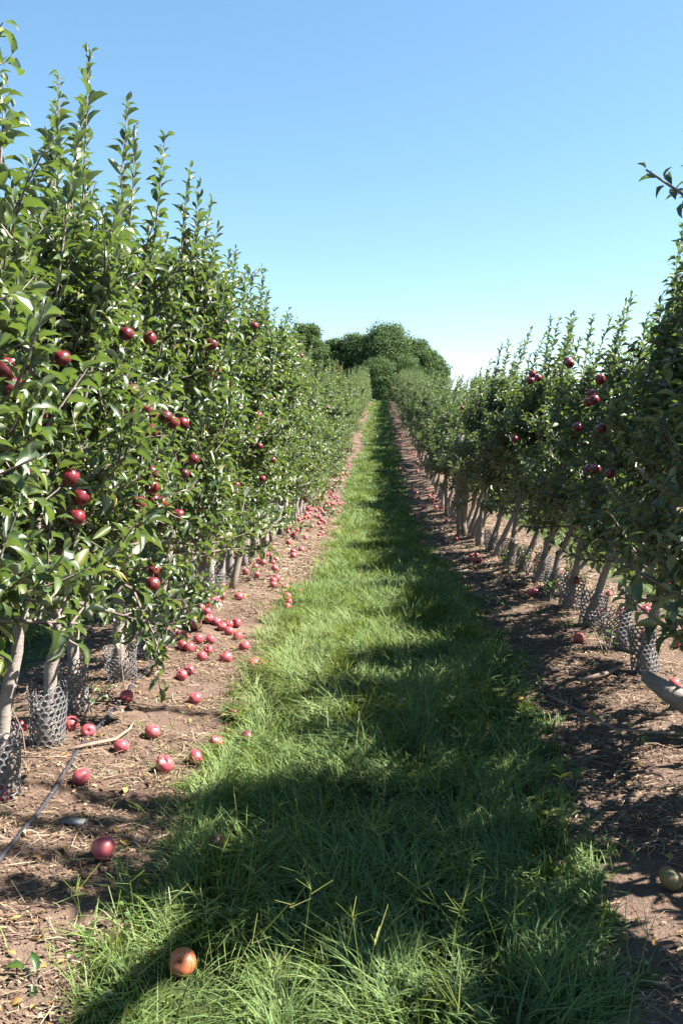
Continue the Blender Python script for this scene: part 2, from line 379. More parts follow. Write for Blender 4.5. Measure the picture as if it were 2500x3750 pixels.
grass['kind'] = 'stuff'; tag(grass, 'long untrimmed green grass with seed stalks on the path between the rows', 'grass')

# low round-leaved clover in patches of the turf
n = 5200; x = RNG.uniform(-1.0, 1.0, n); y = RNG.uniform(1.9, 9, n)
k = in_grass(x, y) & (vnoise(x * 2.6 + 61, y * 2.6) > .66); x, y = x[k], y[k]
ex = np.concatenate([RNG.normal(-.78, .07, 60), RNG.normal(-.80, .05, 20)]); ey = np.concatenate([RNG.normal(2.72, .10, 60), RNG.normal(2.4, .1, 20)])
x = np.concatenate([x, ex]); y = np.concatenate([y, ey]); n = len(x)
P = np.stack([x, y, gz(x, y) + RNG.uniform(.03, .085, n)], -1); az = RNG.random(n) * 6.28
D = np.stack([np.cos(az), np.sin(az), RNG.normal(0, .25, n)], -1); N = np.tile([0, 0, 1.], (n, 1)) + RNG.normal(0, .25, (n, 3))
v, q, t, a = leaves(P, D, N, RNG.uniform(.012, .022, n), RNG.uniform(.014, .024, n), np.full(n, .3), np.full(n, .15), RNG.random(n))
clover = link('clover', mk('clover', v, q, t, {'tint': a}, [M_WEED])); clover['kind'] = 'stuff'
tag(clover, 'patches of small round clover leaves low in the grass path', 'clover')

# ------------------------------------------------------------------ dry straw, chips and fallen leaves
def flat_bits(x, y, L, w, tint, rng, lift):
    n = len(x); az = rng.normal(.05, .8, n) + rng.integers(0, 2, n) * 3.14159
    d = np.stack([np.cos(az), np.sin(az), rng.normal(0, .14, n)], -1); d = nrm(d); s = nrm(np.cross(d, np.array([0, 0, 1]) + rng.normal(0, .35, (n, 3))))
    c = np.stack([x, y, gz(x, y) + lift], -1); bend = rng.normal(0, .12, n)[:, None] * s
    V = np.zeros((n, 6, 3))
    for i, t in enumerate((-.5, 0, .5)):
        m = c + d * (L * t)[:, None] + bend * (L * (1 - (2 * t) ** 2))[:, None] + np.array([0, 0, 1]) * (.12 * L * (1 - (2 * t) ** 2))[:, None] * .5
        V[:, 2 * i] = m - s * (w * .5)[:, None]; V[:, 2 * i + 1] = m + s * (w * .5)[:, None]
    o = (np.arange(n) * 6)[:, None, None]
    return V.reshape(-1, 3), (o + np.array([(0, 1, 3, 2), (2, 3, 5, 4)])[None]).reshape(-1, 4), np.repeat(tint, 6)
SV, SQ, SA, soff = [], [], [], 0
def add_straw(n, x0, x1, y0, y1, L0, L1, w0, w1, t0, t1, thr=.42, lift=.004):
    global soff
    x = RNG.uniform(x0, x1, n); y = RNG.uniform(y0, y1, n)
    c = fbm(x * 2.2 + 30, y * 5.5, 3)
    k = ~in_grass(x, y) & (RNG.random(n) < np.clip((c - thr) * 6, .06, 1)); x, y = x[k], y[k]; m = len(x)
    L = L0 + (L1 - L0) * RNG.random(m) ** 2
    v, q, a = flat_bits(x, y, L, RNG.uniform(w0, w1, m), RNG.uniform(t0, t1, m) ** 1.0, RNG, lift + RNG.random(m) * .008)
    SV.append(v); SQ.append(q + soff); SA.append(a); soff += len(v)
for sx in ((-2.3, -.7), (.7, 2.4)):
    add_straw(20000, *sx, 1.6, 7.5, .02, .14, .0018, .0046, .05, .9, .40)
    add_straw(15000, *sx, 1.6, 7.5, .006, .022, .004, .010, 0, .85, .30)
    add_straw(18000, *sx, 7.5, 18, .03, .16, .004, .009, .1, 1, .36)
    add_straw(14000, *sx, 7.5, 18, .015, .035, .012, .022, .2, .95, .35)
    add_straw(6000, *sx, 18, 76, .05, .2, .012, .03, .2, .9)
straw = link('straw', mk('straw', np.concatenate(SV), np.concatenate(SQ), None, {'tint': np.concatenate(SA)}, [M_STRAW], smooth=False))
straw['kind'] = 'stuff'; tag(straw, 'pale dry straw and chips strewn over the bare soil', 'straw')
n = 900; x = np.concatenate([RNG.uniform(-1.9, -.7, n), RNG.uniform(.7, 2.3, n)]); y = 2 + 18 * RNG.random(2 * n) ** 1.6; n *= 2
k = ~in_grass(x, y); x, y = x[k], y[k]; n = len(x)
az = RNG.random(n) * 6.28; D = np.stack([np.cos(az), np.sin(az), RNG.normal(.05, .25, n)], -1); N = np.tile([0, 0, 1.], (n, 1)) + RNG.normal(0, .5, (n, 3))
L = RNG.uniform(.018, .05, n)
v, q, t, a = leaves(np.stack([x, y, gz(x, y) + .012], -1), D, N, L, L * RNG.uniform(.3, .55, n), RNG.uniform(.2, 1.4, n), RNG.uniform(.1, .6, n), RNG.random(n))
lit = link('leaf_litter', mk('leaf_litter', v, q, t, {'tint': a}, [M_LITTER])); lit['kind'] = 'stuff'
tag(lit, 'small curled yellow and brown leaves littering the bare soil', 'fallen leaves')

# ------------------------------------------------------------------ apple trees
def rot_about(v, axis, a): return Matrix.Rotation(a, 3, axis) @ v
class Crown:
    def __init__(s): s.P = []; s.D = []; s.N = []; s.L = []
    def shoot(s, rng, pts, step, L0, L1, start=.0, upw=.5, tight=False):
        """leaves in a spiral along a polyline"""
        seg = [(pts[i + 1] - pts[i]).length for i in range(len(pts) - 1)]; tot = sum(seg); d = start * tot + step * rng.random(); ph = rng.random() * 6.28
        while d < tot + .001:
            r = d; i = 0
            while i < len(seg) - 1 and r > seg[i]: r -= seg[i]; i += 1
            T = (pts[i + 1] - pts[i]).normalized(); p = pts[i] + T * min(r, seg[i])
            u = T.cross(Vector((.31, .17, .9))).normalized(); w = T.cross(u); ph += 2.4 + rng.normal(0, .25)
            rad = u * math.cos(ph) + w * math.sin(ph); fr = d / tot
            al = (.72 + .5 * fr ** 3 if tight else .70) + rng.normal(0, .26)
            D = (rad * math.cos(al) + T * math.sin(al)).normalized()
            up = Vector((0, 0, 1))
            N = T * (1 - upw) + up * upw + Vector(rng.normal(0, .28, 3))
            LL = .89 * rng.uniform(L0, L1) * rng.choice((.7, .9, 1, 1, 1.15)) * (1 - .45 * max(0, fr - .8) / .2)
            s.P.append(p + D * .012); s.D.append(D); s.N.append(N); s.L.append(LL)
            d += step * rng.uniform(.7, 1.3)
    def mesh(s, rng, name, mat, dens=1):
        n = len(s.P); L = np.array(s.L)
        tint = np.clip(rng.normal(.45, .26, n), 0, .93); y = rng.random(n) < .022; tint[y] = rng.uniform(.93, 1, y.sum())
        v, q, t, a = leaves(np.array(s.P), np.array(s.D), np.array(s.N), L, L * rng.uniform(.36, .50, n), np.abs(rng.normal(.80, .4, n)) + .05, np.abs(rng.normal(.55, .18, n)), tint)
        return mk(name, v, q, t, {'tint': a}, [mat])
def arc(rng, p, d, L, n, up, wob=.12):
    pts = [p.copy()]; d = d.normalized()
    for i in range(n):
        d = (d + Vector((0, 0, up)) + Vector(rng.normal(0, wob, 3))).normalized(); pts.append(pts[-1] + d * (L / n))
    return pts
def apple_tree(seed, Hb=2.5, nb=30, lead=4, leadL=(.55, .95), bare=.50):
    rng = np.random.default_rng(seed); tr = Geo(); cr = Crown()
    pts = [Vector((0, 0, -.05)), Vector((0, 0, .1))]; z = .1; off = Vector((0, 0, 0))
    while z < Hb - .25:
        z += .13; off = off + Vector((rng.normal(0, .013), rng.normal(0, .013), 0)); pts.append(Vector((off.x, off.y, z)))
    m = len(pts); rad = [.037 * (1 - .78 * (i / (m - 1)) ** .9) * (1.25 if i == 1 else 1.1 if i == 0 else rng.uniform(.92, 1.10)) for i in range(m)]
    tr.tube(pts, rad, 8, 0)
    def on(zz):
        for i in range(m - 1):
            if pts[i + 1].z >= zz: f = (zz - pts[i].z) / (pts[i + 1].z - pts[i].z); return pts[i].lerp(pts[i + 1], f)
        return pts[-1]
    ph = rng.random() * 6.28
    for k in range(nb):
        u = (k + rng.random()) / nb; zz = bare + (Hb - .3 - bare) * u; ph += 2.4 + rng.normal(0, .3)
        out = Vector((math.cos(ph), math.sin(ph), 0)); el = (.15 + .9 * u) + rng.normal(0, .18)
        if u < .12: el -= .08
        L = (.64 - .30 * u) * rng.uniform(.75, 1.15)
        b = arc(rng, on(zz), out + Vector((0, 0, math.tan(min(el, 1.2)))), L, 4, .07 if u > .15 else -.01)
        tr.tube(b, [.013, .010, .008, .006, .003], 4, .55, False)
        cr.shoot(rng, b, .020, .055, .095, .22, .6)
        for j in range(7):
            t = rng.uniform(.25, 1); i = min(3, int(t * 4)); p = b[i].lerp(b[i + 1], t * 4 - i)
            dd = (b[i + 1] - b[i]).normalized() + Vector(rng.normal(0, .75, 3)) + Vector((0, 0, .8))
            sh = arc(rng, p, dd, rng.uniform(.12, .32), 3, .12)
            tr.tube(sh, [.005, .004, .003, .0015], 3, .5, False)
            cr.shoot(rng, sh, .0185, .055, .10, .05, .5)
    for k in range(lead):
        a = rng.random() * 6.28; p = on(Hb - rng.uniform(.3, .6)) + Vector((math.cos(a), math.sin(a), 0)) * rng.uniform(0, .22); d = Vector((math.cos(a), math.sin(a), 0)) * rng.uniform(.05, .3) + Vector((0, 0, 1))
        L = rng.uniform(*leadL); sh = arc(rng, p, d, L, 6, .25, .05)
        tr.tube(sh, [.008, .0065, .0055, .0045, .0035, .0025, .0012], 5, .3, False)
        cr.shoot(rng, sh, .0165, .065, .105, .06, .15, True)
    return tr.mesh('trunk', M_BARK), cr.mesh(rng, 'crown', M_LEAF)
TPL = [apple_tree(100 + i, 2.16 + .09 * (i % 3), 40, (4, 6, 5, 3)[i % 4], (.5, .90 + .08 * (i % 3)), .58) for i in range(10)]
HIGHT = [apple_tree(500 + i, 2.42 - .12 * i, 44, 5 - i, (.7 - .1 * i, 1.1 - .12 * i), .76) for i in range(3)]
TALLT = [apple_tree(600 + i, 2.3 - .06 * i, 52, 5, (.9 - .15 * i, 1.4 - .15 * i), .58) for i in range(3)]
LOWT = [apple_tree(300 + i, 1.72 + .09 * (i % 3), 36, (5, 3, 6, 4, 4)[i % 5], (.6, 1.15), (.60, .72)[i % 2]) for i in range(8)]

trees = []
def put_tree(name, tpl, x, y, sc, rz, lean, sz=1.0, leany=0.0):
    e = link(name, None); e.empty_display_size = .2
    e.matrix_world = Matrix.Translation((x, y, g1(x, y))) @ Matrix.Rotation(lean, 4, 'Y') @ Matrix.Rotation(leany, 4, 'X') @ Matrix.Rotation(rz, 4, 'Z') @ Matrix.Diagonal((sc, sc, sc * sz, 1))
    link('trunk', tpl[0], e); link('crown', tpl[1], e)
    trees.append(e); return e
def lrow_x(y): return -1.56 + .06 * min(1, max(0, (y - 20) / 40))
def rrow_x(y): return 1.64 - .26 * min(1, max(0, (y - 5) / 6)) - .04 * min(1, max(0, (y - 20) / 40))
ORD = ['first', 'second', 'third', 'fourth', 'fifth', 'sixth', 'seventh', 'eighth', 'ninth', 'tenth', 'eleventh', 'twelfth', 'thirteenth', 'fourteenth']
LY = [2.15, 2.68, 3.21, 3.77, 4.19, 4.81, 5.29, 5.65, 6.25, 6.8, 7.4, 7.95, 8.5, 9.1]
y = 9.7
while y < 77: LY.append(y); y += .58 if y < 20 else .82
RY = [2.02, 2.78, 3.3, 4.02, 5.05, 5.64, 6.3, 6.92, 7.54, 8.2, 8.85, 9.46, 10.1, 10.7, 11.3]
y = 11.9
while y < 77: RY.append(y); y += .58 if y < 20 else .82
LSC = {2: .97, 3: 1.0, 4: 1.0, 5: 1.10, 6: 1.10, 7: 1.10, 8: 1.06, 9: 1.04}
def zone(y): return ('along the level middle stretch of' if y < 21 else 'on the rising stretch of' if y < 50 else 'far up near the crest in')
tr_rng = np.random.default_rng(77)
ltrees, rtrees = [], []
for i, y in enumerate(LY):
    e = put_tree('apple_tree', HIGHT[(1, 2, 1, 0, 0)[i]] if i < 5 else TPL[(i * 7 + 3) % 10], lrow_x(y) + tr_rng.normal(0, .03), y, LSC.get(i, tr_rng.uniform(.95, 1.07) * (1.09 if y < 26 else 1.0)), tr_rng.uniform(0, 6.28), R(5) + tr_rng.normal(0, .035), 1, tr_rng.normal(-.03, .04))
    ltrees.append(e)
    if i < 14: lab = 'tall sunlit apple tree, %s from the camera in the left row' % ORD[i]
    else: lab = 'leafy sunlit apple tree %s the left row' % zone(y)
    tag(e, lab, 'apple tree', 'apple trees ' + ('nearest in the left row' if i < 14 else zone(y) + ' the left row'))
for i, y in enumerate(RY):
    e = put_tree('apple_tree', TALLT[(i + 2) % 3] if i in (1, 2, 3, 4, 5) else LOWT[(i * 5 + 2) % 8 if i < 10 else ((i * 5) % 4) * 2 + 1], rrow_x(y) + tr_rng.normal(0, .03), y, {0: .80, 1: 1.10, 2: 1.10, 3: 1.04, 4: 1.06, 5: 1.0}.get(i, tr_rng.uniform(.95, 1.08) * (1.08 if y > 22 else 1.06 if i > 10 else 1)), tr_rng.uniform(0, 6.28), R(14 if i > 4 else 6) + tr_rng.normal(0, .05), 1, tr_rng.normal(0, .04))
    rtrees.append(e)
    if i == 0: lab = 'low apple tree beside the camera in the right row, just outside the picture'
    elif i < 15: lab = 'shaded apple tree, %s from the camera in the right row' % ORD[i - 1]
    else: lab = 'leafy backlit apple tree %s the right row' % zone(y)
    tag(e, lab, 'apple tree', 'apple trees ' + ('nearest in the right row' if i < 15 else zone(y) + ' the right row'))
y = 1.0
for i, (x, y) in enumerate([(-4.7, 3 + .95 * k) for k in range(14)]):
    e = put_tree('apple_tree', TPL[(i * 3) % 10], x, y, tr_rng.uniform(.95, 1.05), tr_rng.uniform(0, 6.28), R(4)); tag(e, 'apple tree in the row behind the left row, glimpsed between the trunks', 'apple tree', 'apple trees of the next row on the left')
for i, (x, y) in enumerate([(4.75, 5 + 1.0 * k) for k in range(12)] + [(4.9, 17.5 + 1.3 * k) for k in range(22)]):
    e = put_tree('apple_tree', TPL[(i * 3) % 10], x, y, tr_rng.uniform(1.0, 1.1) if y > 15 else .95, tr_rng.uniform(0, 6.28), R(4)); tag(e, 'pale apple tree in the next row behind the right row', 'apple tree', 'apple trees of the next row on the right')
print('trees', len(trees), 'leaf faces/tree', [len(t[1].polygons) for t in TPL])
# ------------------------------------------------------------------ apples
def apple_shape(name, mats, r=.04, elong=1.05, seed=0, bite=None, nu=28, nv=18):
    rng = np.random.default_rng(seed); V = []; ph0 = rng.random() * 6.28
    for j in range(nv + 1):
        th = math.pi * j / nv
        for i in range(nu):
            p = 2 * math.pi * i / nu
            base = 1 - .16 * max(0, -math.cos(th)) ** 1.4                      # narrower towards the calyx
            lob = 1 + .035 * math.cos(5 * p + ph0) * (.35 + .65 * abs(math.cos(th))) + .03 * math.cos(p + ph0 * 2)
            rr = math.sin(th) * base * lob
            zz = math.cos(th) * elong
            dt = math.exp(-(math.sin(th) / .30) ** 2)
            zz -= (.34 if th < 1.57 else -.20) * dt
            V.append((rr * r, rr * r * math.sin(p) * 0 if False else 0, zz * r) if False else (rr * math.cos(p) * r, rr * math.sin(p) * r, zz * r))
    V = np.array(V); Q = []
    for j in range(nv):
        for i in range(nu):
            i2 = (i + 1) % nu; Q.append((j * nu + i, (j + 1) * nu + i, (j + 1) * nu + i2, j * nu + i2))
    Q = np.array(Q)
    if bite is None: return mk(name, V, Q, mats=mats), None
    c = np.array(bite[0]) * r; br = bite[1] * r
    d = V - c; dist = np.linalg.norm(d, axis=1); ins = dist < br
    V2 = V.copy(); V2[ins] = c + nrm(d[ins] + -c / np.linalg.norm(c) * br * .9) * br * (1 + rng.normal(0, .04, (ins.sum(), 1)))
    fi = ins[Q].all(1)
    return mk(name, V2, Q[~fi], mats=mats), mk('bitten_flesh', V2, Q[fi], mats=[M_FLESH])
AP_G = [apple_shape('apple', [M_AP_G], .0375, e, s)[0] for s, e in ((1, 1.0), (2, .92), (3, 1.1))]
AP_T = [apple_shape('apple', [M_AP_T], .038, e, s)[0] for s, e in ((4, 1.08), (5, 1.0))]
AP_R = apple_shape('apple', [M_AP_R], .036, .9, 6)[0]
AP_O = apple_shape('apple', [M_AP_O], .0405, .88, 7)[0]
AP_Y = apple_shape('apple', [M_AP_Y], .042, .9, 8)[0]
AP_B = [apple_shape('apple', [M_AP_G], .038, 1.0, 9, ((.45, .0, .95), .42)), apple_shape('apple', [M_AP_G], .037, .95, 10, ((0, -.35, 1.05), .75)), apple_shape('apple', [M_AP_G], .036, 1, 11, ((.9, .3, .35), .6))]
_st = Geo(); _st.tube([(0, 0, .024), (.001, .001, .036), (.006, .003, .052)], [.0018, .0015, .0019], 5, .5); STEM = _st.mesh('stem', M_STEM)
ap_rng = np.random.default_rng(3)
def put_apple(x, y, label, group, kind='G', tilt=None, sc=None, stem=True, rz=None):
    r = .0375; sc = ap_rng.uniform(.86, 1.12) if sc is None else sc
    me, fl = {'R': (AP_R, None), 'O': (AP_O, None), 'Y': (AP_Y, None)}.get(kind, (None, None))
    if kind[0] == 'B': me, fl = AP_B[int(kind[1])]
    if me is None: me = AP_G[ap_rng.integers(3)]
    o = link('apple', me); tilt = ap_rng.uniform(.3, 1.9) if tilt is None else tilt
    o.rotation_euler = (0, tilt, ap_rng.uniform(0, 6.28) if rz is None else rz); o.scale = (sc * ap_rng.uniform(.92, 1.06), sc * ap_rng.uniform(.92, 1.06), sc * ap_rng.uniform(.92, 1.04))
    rot = np.array(o.rotation_euler.to_matrix()); co = np.zeros(len(me.vertices) * 3, np.float32); me.vertices.foreach_get('co', co)
    zmin = float((co.reshape(-1, 3) @ rot.T)[:, 2].min()) * sc
    o.location = (x, y, g1(x, y) - zmin - .003)
    tag(o, label, 'apple', group)
    if stem: link('stem', STEM, o)
    if fl is not None: link('bitten_flesh', fl, o)
    return o
NEAR = [  # x, y, kind, tilt, rz, scale, label
 (-.57, 2.26, 'O', .9, -1.9, 1.08, 'big orange apple lying in sunlit grass at the bottom of the picture'),
 (-1.0, 2.84, 'G', .9, 2.6, 1.16, 'dark red apple in dappled shade on bare soil, nearest of the soil apples'),
 (-.61, 2.97, 'R', 1.2, 0, .9, 'small rotten apple half sunk in shaded grass edge'),
 (1.0, 2.74, 'Y', .6, 0, 1.0, 'greenish apple in deep shade on the right soil edge'),
 (-.98, 3.62, 'B0', .25, -1.4, 1.08, 'red apple with a round bite out of its top on bare soil'),
 (-.86, 3.73, 'G', 1.3, .3, 1.0, 'round red apple beside the grass edge, right of the bitten apple'),
 (-.81, 3.96, 'B1', .3, .25, .92, 'half eaten apple with its cream flesh open towards the camera'),
 (-.67, 4.04, 'R', 1.2, 1, .98, 'wrinkled dark rotting apple at the grass edge'),
 (-.79, 4.36, 'R', 1.4, 2, .9, 'brown rotten apple hidden in the shadow band by the grass'),
 (-1.13, 3.97, 'G', .35, 0, 1.05, 'squat red apple with its stem end up on open soil'),
 (-1.22, 3.74, 'G', .5, 1, .95, 'pink red apple on soil just right of the curved dead branch'),
 (-1.28, 3.38, 'G', .7, 2.6, 1.02, 'dull red apple in front of the black hose with its hollow side up'),
 (-1.42, 3.86, 'G', 1.2, -1.2, .95, 'red apple lying right on the black hose'),
 (-1.54, 3.95, 'G', 1.4, 2.0, 1.0, 'red apple tucked between two mesh trunk guards'),
 (-1.80, 3.95, 'G', 1.0, 0, .95, 'red apple showing from behind the nearest bare trunk'),
 (-1.56, 2.98, 'G', .6, 0, 1.0, 'red apple at the foot of the nearest mesh guard at the picture edge'),
 (-1.40, 4.42, 'G', .2, 0, 1.05, 'bright red apple on straw beside the hose, stem end up'),
 (-1.05, 4.56, 'G', 2.6, 1.2, .98, 'upright pointed red apple alone on the soil above the shadow band'),
 (-1.21, 4.91, 'G', 2.2, 1, .95, 'pale red apple touching another apple on straw, the nearer of that pair'),
 (-1.19, 5.02, 'B2', .3, -1.9, .9, 'orange red apple with a broken side, farther of a touching pair on straw'),
 (-.82, 5.28, 'G', 1.5, 2, 1.15, 'large dull red apple leaning against the left grass edge'),
 (-.77, 5.32, 'B2', .2, -1.9, .9, 'chewed apple in the grass behind the large dull red apple'),
 (1.41, 5.81, 'G', 1.1, 2, 1.05, 'lone pink red apple on shaded soil in front of the right guards'),
 (1.73, 4.81, 'G', 1.1, 2, .9, 'red apple behind the thick leaning limb on the right'),
]
for x, y, kd, tl, rz, sc, lab in NEAR: put_apple(x, y, lab, 'fallen apples lying nearest the camera', kd, tl, sc, kd != 'R', rz)
FAR = [(-1.4,5.76),(-1.49,5.82),(-1.54,5.87),(-1.28,5.7),(-1.2,5.74),(-1.35,5.54),(-1.3,5.51),(-1.18,5.56),(-1.45,5.38),(-1.18,5.35),(-1.03,5.42),(-0.96,5.74),(-1.05,5.99),(-1.14,6.12),(-1.17,6.3),(-1.12,6.35),(-1.21,6.21),(-1.27,6.31),(-1.38,6.08),(-1.39,6.15),(-1.49,6.26),(-1.46,6.48),(-1.42,6.34),(-1.48,6.69),(-1.4,6.57),(-1.46,6.85),(-1.43,6.99),(-1.42,7.04),(-1.4,7.2),(-1.26,7.27),(-0.86,7.59),(-0.82,7.36),(-0.81,7.18),(-0.77,7.92),(-0.94,8.14),(-1.06,8.13),(-1.09,8.36),(-1.07,8.47),(-1.16,9.03),(-1.23,9.42),(-1.23,9.65),(-1.32,9.27),(-1.37,9.32),(-1.37,8.99),(-1.28,8.48),(-1.38,9.95),(-1.11,10.55),(-1.07,10.17),(-1.4,8.53),(-1.48,7.66),(-1.33,6.31),(-1.52,3.16),(0.85,21.08),(0.91,20.37),(0.74,19.73),(0.92,19.57),(1.18,19.58),(1.2,20.7),(1.29,19.97),(1.41,19.55),(1.5,19.51),(1.56,19.2),(1.24,19.05),(1.18,18.61),(1.27,18.61),(1.47,18.43),(1.34,18.06),(1.2,17.63),(1.27,17.39),(1.33,17.47),(1.4,17.77),(1.49,17.79),(1.4,17.16),(1.46,17.34),(1.26,16.39),(1.33,16.59),(1.44,15.98),(0.93,17.89),(1.23,15.27),(0.72,16.74),(0.75,14.27),(0.78,13.76),(0.64,13.93),(1.12,12.2),(1.14,10.28),(1.2,10.25),(1.09,10.05),(1.14,9.78),(1.18,9.77),(0.85,10.19),(0.73,16.11),(0.73,15.35),(1.21,28.3),(1.17,29.8),(1.23,33.15),(1.12,24.51),(1.31,25.09),(1.2,26.69),(0.61,11.98),(0.65,12.13),(1.38,7.54),(1.42,7.53),(1.82,9.64),(1.53,9.71),(1.65,11.82),(1.92,18.28),(1.71,7.9),(1.87,8.13),(2.07,7.66),(2.16,7.82),(1.74,6.75),(1.77,6.69),(1.84,6.84),(2.06,7.02),(2.09,6.97),(2.01,6.79),(2.3,7.15),(2.36,7.24),(2.3,6.95),(1.95,6.04),(2.16,5.98),(1.92,8.69),(1.99,8.71),(2.06,8.78),(0.92,72.72),(0.66,58.08),(0.72,49.26),(0.68,47.36),(0.76,48.01),(0.54,40.18),(0.6,40.0),(0.43,39.24),(0.97,37.32),(0.96,36.11),(0.46,36.93),(0.52,35.99),(0.56,35.34),(0.66,33.5),(0.77,32.99),(0.83,33.06),(0.91,33.22),(1.16,32.95),(1.24,33.14),(0.64,31.33),(1.06,29.82),(1.18,29.91),(1.24,28.75),(1.2,28.17),(1.25,28.25),(0.78,27.84),(0.72,26.57),(0.59,26.88),(0.62,25.53),(0.62,25.21),(0.66,24.58),(0.76,25.11),(1.12,24.55),(1.3,25.07),(0.85,21.19),(1.19,26.55),(-1.24,54.74),(-1.29,43.09),(-1.27,42.16),(-1.19,42.55),(-1.21,36.19),(-1.31,30.82),(-1.29,29.48),(-1.12,30.33),(-1.11,29.68),(-1.33,28.72),(-1.3,28.36),(-1.28,27.98),(-1.3,27.56),(-1.32,26.24),(-1.29,26.0),(-1.28,25.61),(-1.35,25.52),(-0.99,26.34),(-0.96,26.44),(-0.96,25.57),(-1.11,25.33),(-1.08,25.04),(-1.06,24.81),(-1.23,24.64),(-1.19,24.7),(-1.2,23.83),(-1.11,23.95),(-1.05,23.9),(-0.98,24.05),(-0.89,23.65),(-1.22,22.22),(-1.17,22.23),(-1.38,22.8),(-1.18,21.34),(-1.14,21.19),(-1.19,21.13),(-1.14,20.47),(-1.16,20.93),(-1.33,20.47),(-1.27,20.83),(-1.44,20.09),(-1.43,19.82),(-1.42,19.55),(-1.39,19.35),(-1.33,19.36),(-1.24,20.06),(-1.2,20.16),(-1.17,19.97),(-1.14,19.78),(-1.13,19.6),(-1.16,19.3),(-1.02,19.46),(-1.05,19.25),(-0.97,19.03),(-1.47,18.61),(-1.41,18.61),(-1.29,18.65),(-1.18,18.43),(-1.43,18.0),(-1.39,18.08),(-1.06,18.27),(-1.02,18.36),(-0.89,18.43),(-0.86,18.63),(-1.1,17.87),(-1.26,17.56),(-1.18,17.57),(-1.49,17.03),(-1.43,16.8),(-1.4,16.87),(-1.25,17.15),(-1.19,17.0),(-1.15,17.21),(-1.09,17.43),(-1.29,16.77),(-1.42,16.23),(-1.43,16.02),(-1.38,16.27),(-1.14,16.53),(-1.38,15.26),(-1.38,15.5),(-1.33,15.42),(-1.23,15.91),(-1.16,15.84),(-1.08,15.27),(-1.01,15.12),(-1.09,14.77),(-1.45,14.79),(-1.45,14.25),(-1.16,14.13),(-0.99,14.17),(-1.17,13.49),(-1.32,13.26),(-0.94,13.28),(-0.95,13.01),(-1.46,13.18),(-1.42,12.69),(-1.31,12.62),(-1.29,12.32),(-1.28,12.1),(-1.11,12.25),(-1.27,11.4),(-1.04,10.95),(-1.11,10.53),(-1.07,10.2),(-1.49,13.68),(-0.84,17.18),(-0.99,17.46),(-1.33,21.58),(-1.25,23.0),(-1.07,23.01)]
def ap_zone(x, y):
    if x < 0:
        if y < 5.7: return 'loose row beside the hose end and the grass'
        if y < 6.6: return 'cluster on the left soil around the first thin stake'
        if y < 9: return 'sparse line between the leaning stakes and the left grass edge'
        if y < 13.5: return 'handful on the left soil just past the stakes'
        if y < 21.5: return 'dense red scatter on the left soil at the dip'
        return 'far red specks on the left soil climbing the slope'
    if y < 9: return 'litter between the right row trunk guards'
    if y < 13: return 'little heap on the right soil beside the shaded trunks'
    if y < 22: return 'pile by the round post on the right soil'
    return 'far red specks on the right soil climbing the slope'
for x, y in FAR:
    z = ap_zone(x, y); put_apple(x, y, 'red fallen apple in the ' + z, 'apples in the ' + z, 'B2' if ap_rng.random() < .04 else 'G', stem=y < 9)

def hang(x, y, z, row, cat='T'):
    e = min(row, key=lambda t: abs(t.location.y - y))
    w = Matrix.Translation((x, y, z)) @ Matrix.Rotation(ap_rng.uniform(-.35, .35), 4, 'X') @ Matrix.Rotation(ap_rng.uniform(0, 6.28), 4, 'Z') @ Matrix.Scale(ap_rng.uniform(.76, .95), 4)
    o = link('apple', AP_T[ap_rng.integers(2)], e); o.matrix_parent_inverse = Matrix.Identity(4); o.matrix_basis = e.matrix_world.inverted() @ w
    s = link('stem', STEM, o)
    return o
TL = [(-1.55,3.44,1.87),(-1.55,3.4,1.84),(-1.38,3.1,1.77),(-1.55,3.45,1.77),(-1.1,3.97,2.03),(-1.1,3.6,2.01),(-1.54,4.0,1.94),(-1.38,3.25,1.64),(-1.38,3.35,1.63),(-1.38,3.1,1.59),(-1.1,3.94,1.68),(-1.1,4.23,1.66),(-1.1,4.4,1.63),(-1.1,3.96,1.59),(-1.1,3.65,1.67),(-1.1,4.6,1.63),(-1.1,4.86,1.42),(-1.1,6.59,1.5),(-1.1,7.07,1.45),(-1.1,7.03,1.71),(-1.1,7.95,1.3),(-1.1,7.98,1.87),(-1.1,8.38,1.84),(-1.1,8.6,1.7),(-1.1,9.21,1.67),(-1.1,13.09,1.17),(-1.1,16.48,2.01),(-1.1,20.21,1.63),(-1.1,10.94,2.55),(-1.1,6.85,2.44),(-1.1,5.46,2.15),(-1.54,4.05,1.36),(-1.54,4.2,1.25),(-1.1,3.97,1.25),(-1.1,4.1,1.23),(-1.1,3.95,1.32),(-1.1,5.44,1.95),(-1.1,7.24,1.16),(-1.1,11.37,0.63),(-1.1,12.13,1.01),(-1.1,19.54,0.96),(-1.54,4.13,1.15),(-1.1,4.46,1.13),(-1.1,3.73,1.26),(-1.38,3.2199999999999998,1.41),(-1.54,3.91,0.8),(-1.1,3.94,1.39)]
TR = [(1.34,6.07,2.08),(1.34,6.01,2.06),(1.34,7.45,2.08),(1.34,7.18,2.03),(1.34,7.55,2.03),(1.34,5.17,1.9),(1.34,5.36,1.82),(1.34,5.3,1.78),(1.34,5.45,1.77),(1.34,8.36,1.5),(1.34,5.21,1.35),(1.34,5.36,1.34),(1.34,4.88,1.34),(1.34,5.11,1.6),(1.34,5.72,1.61),(1.34,13.69,1.94),(1.34,20.62,0.82),(1.34,10.06,0.75),(1.56,5.96,0.87),(1.56,4.51,0.74),(1.56,6.56,0.4)]
for p in TL:
    f = .74 if p[0] < -1.45 else .94 if p[1] < 6.6 else 1
    p = (p[0] * f, p[1] * f, 1.6 + (p[2] - 1.6) * f)
    hang(p[0] + (.07 if p[1] > 6 else 0), *p[1:], ltrees)
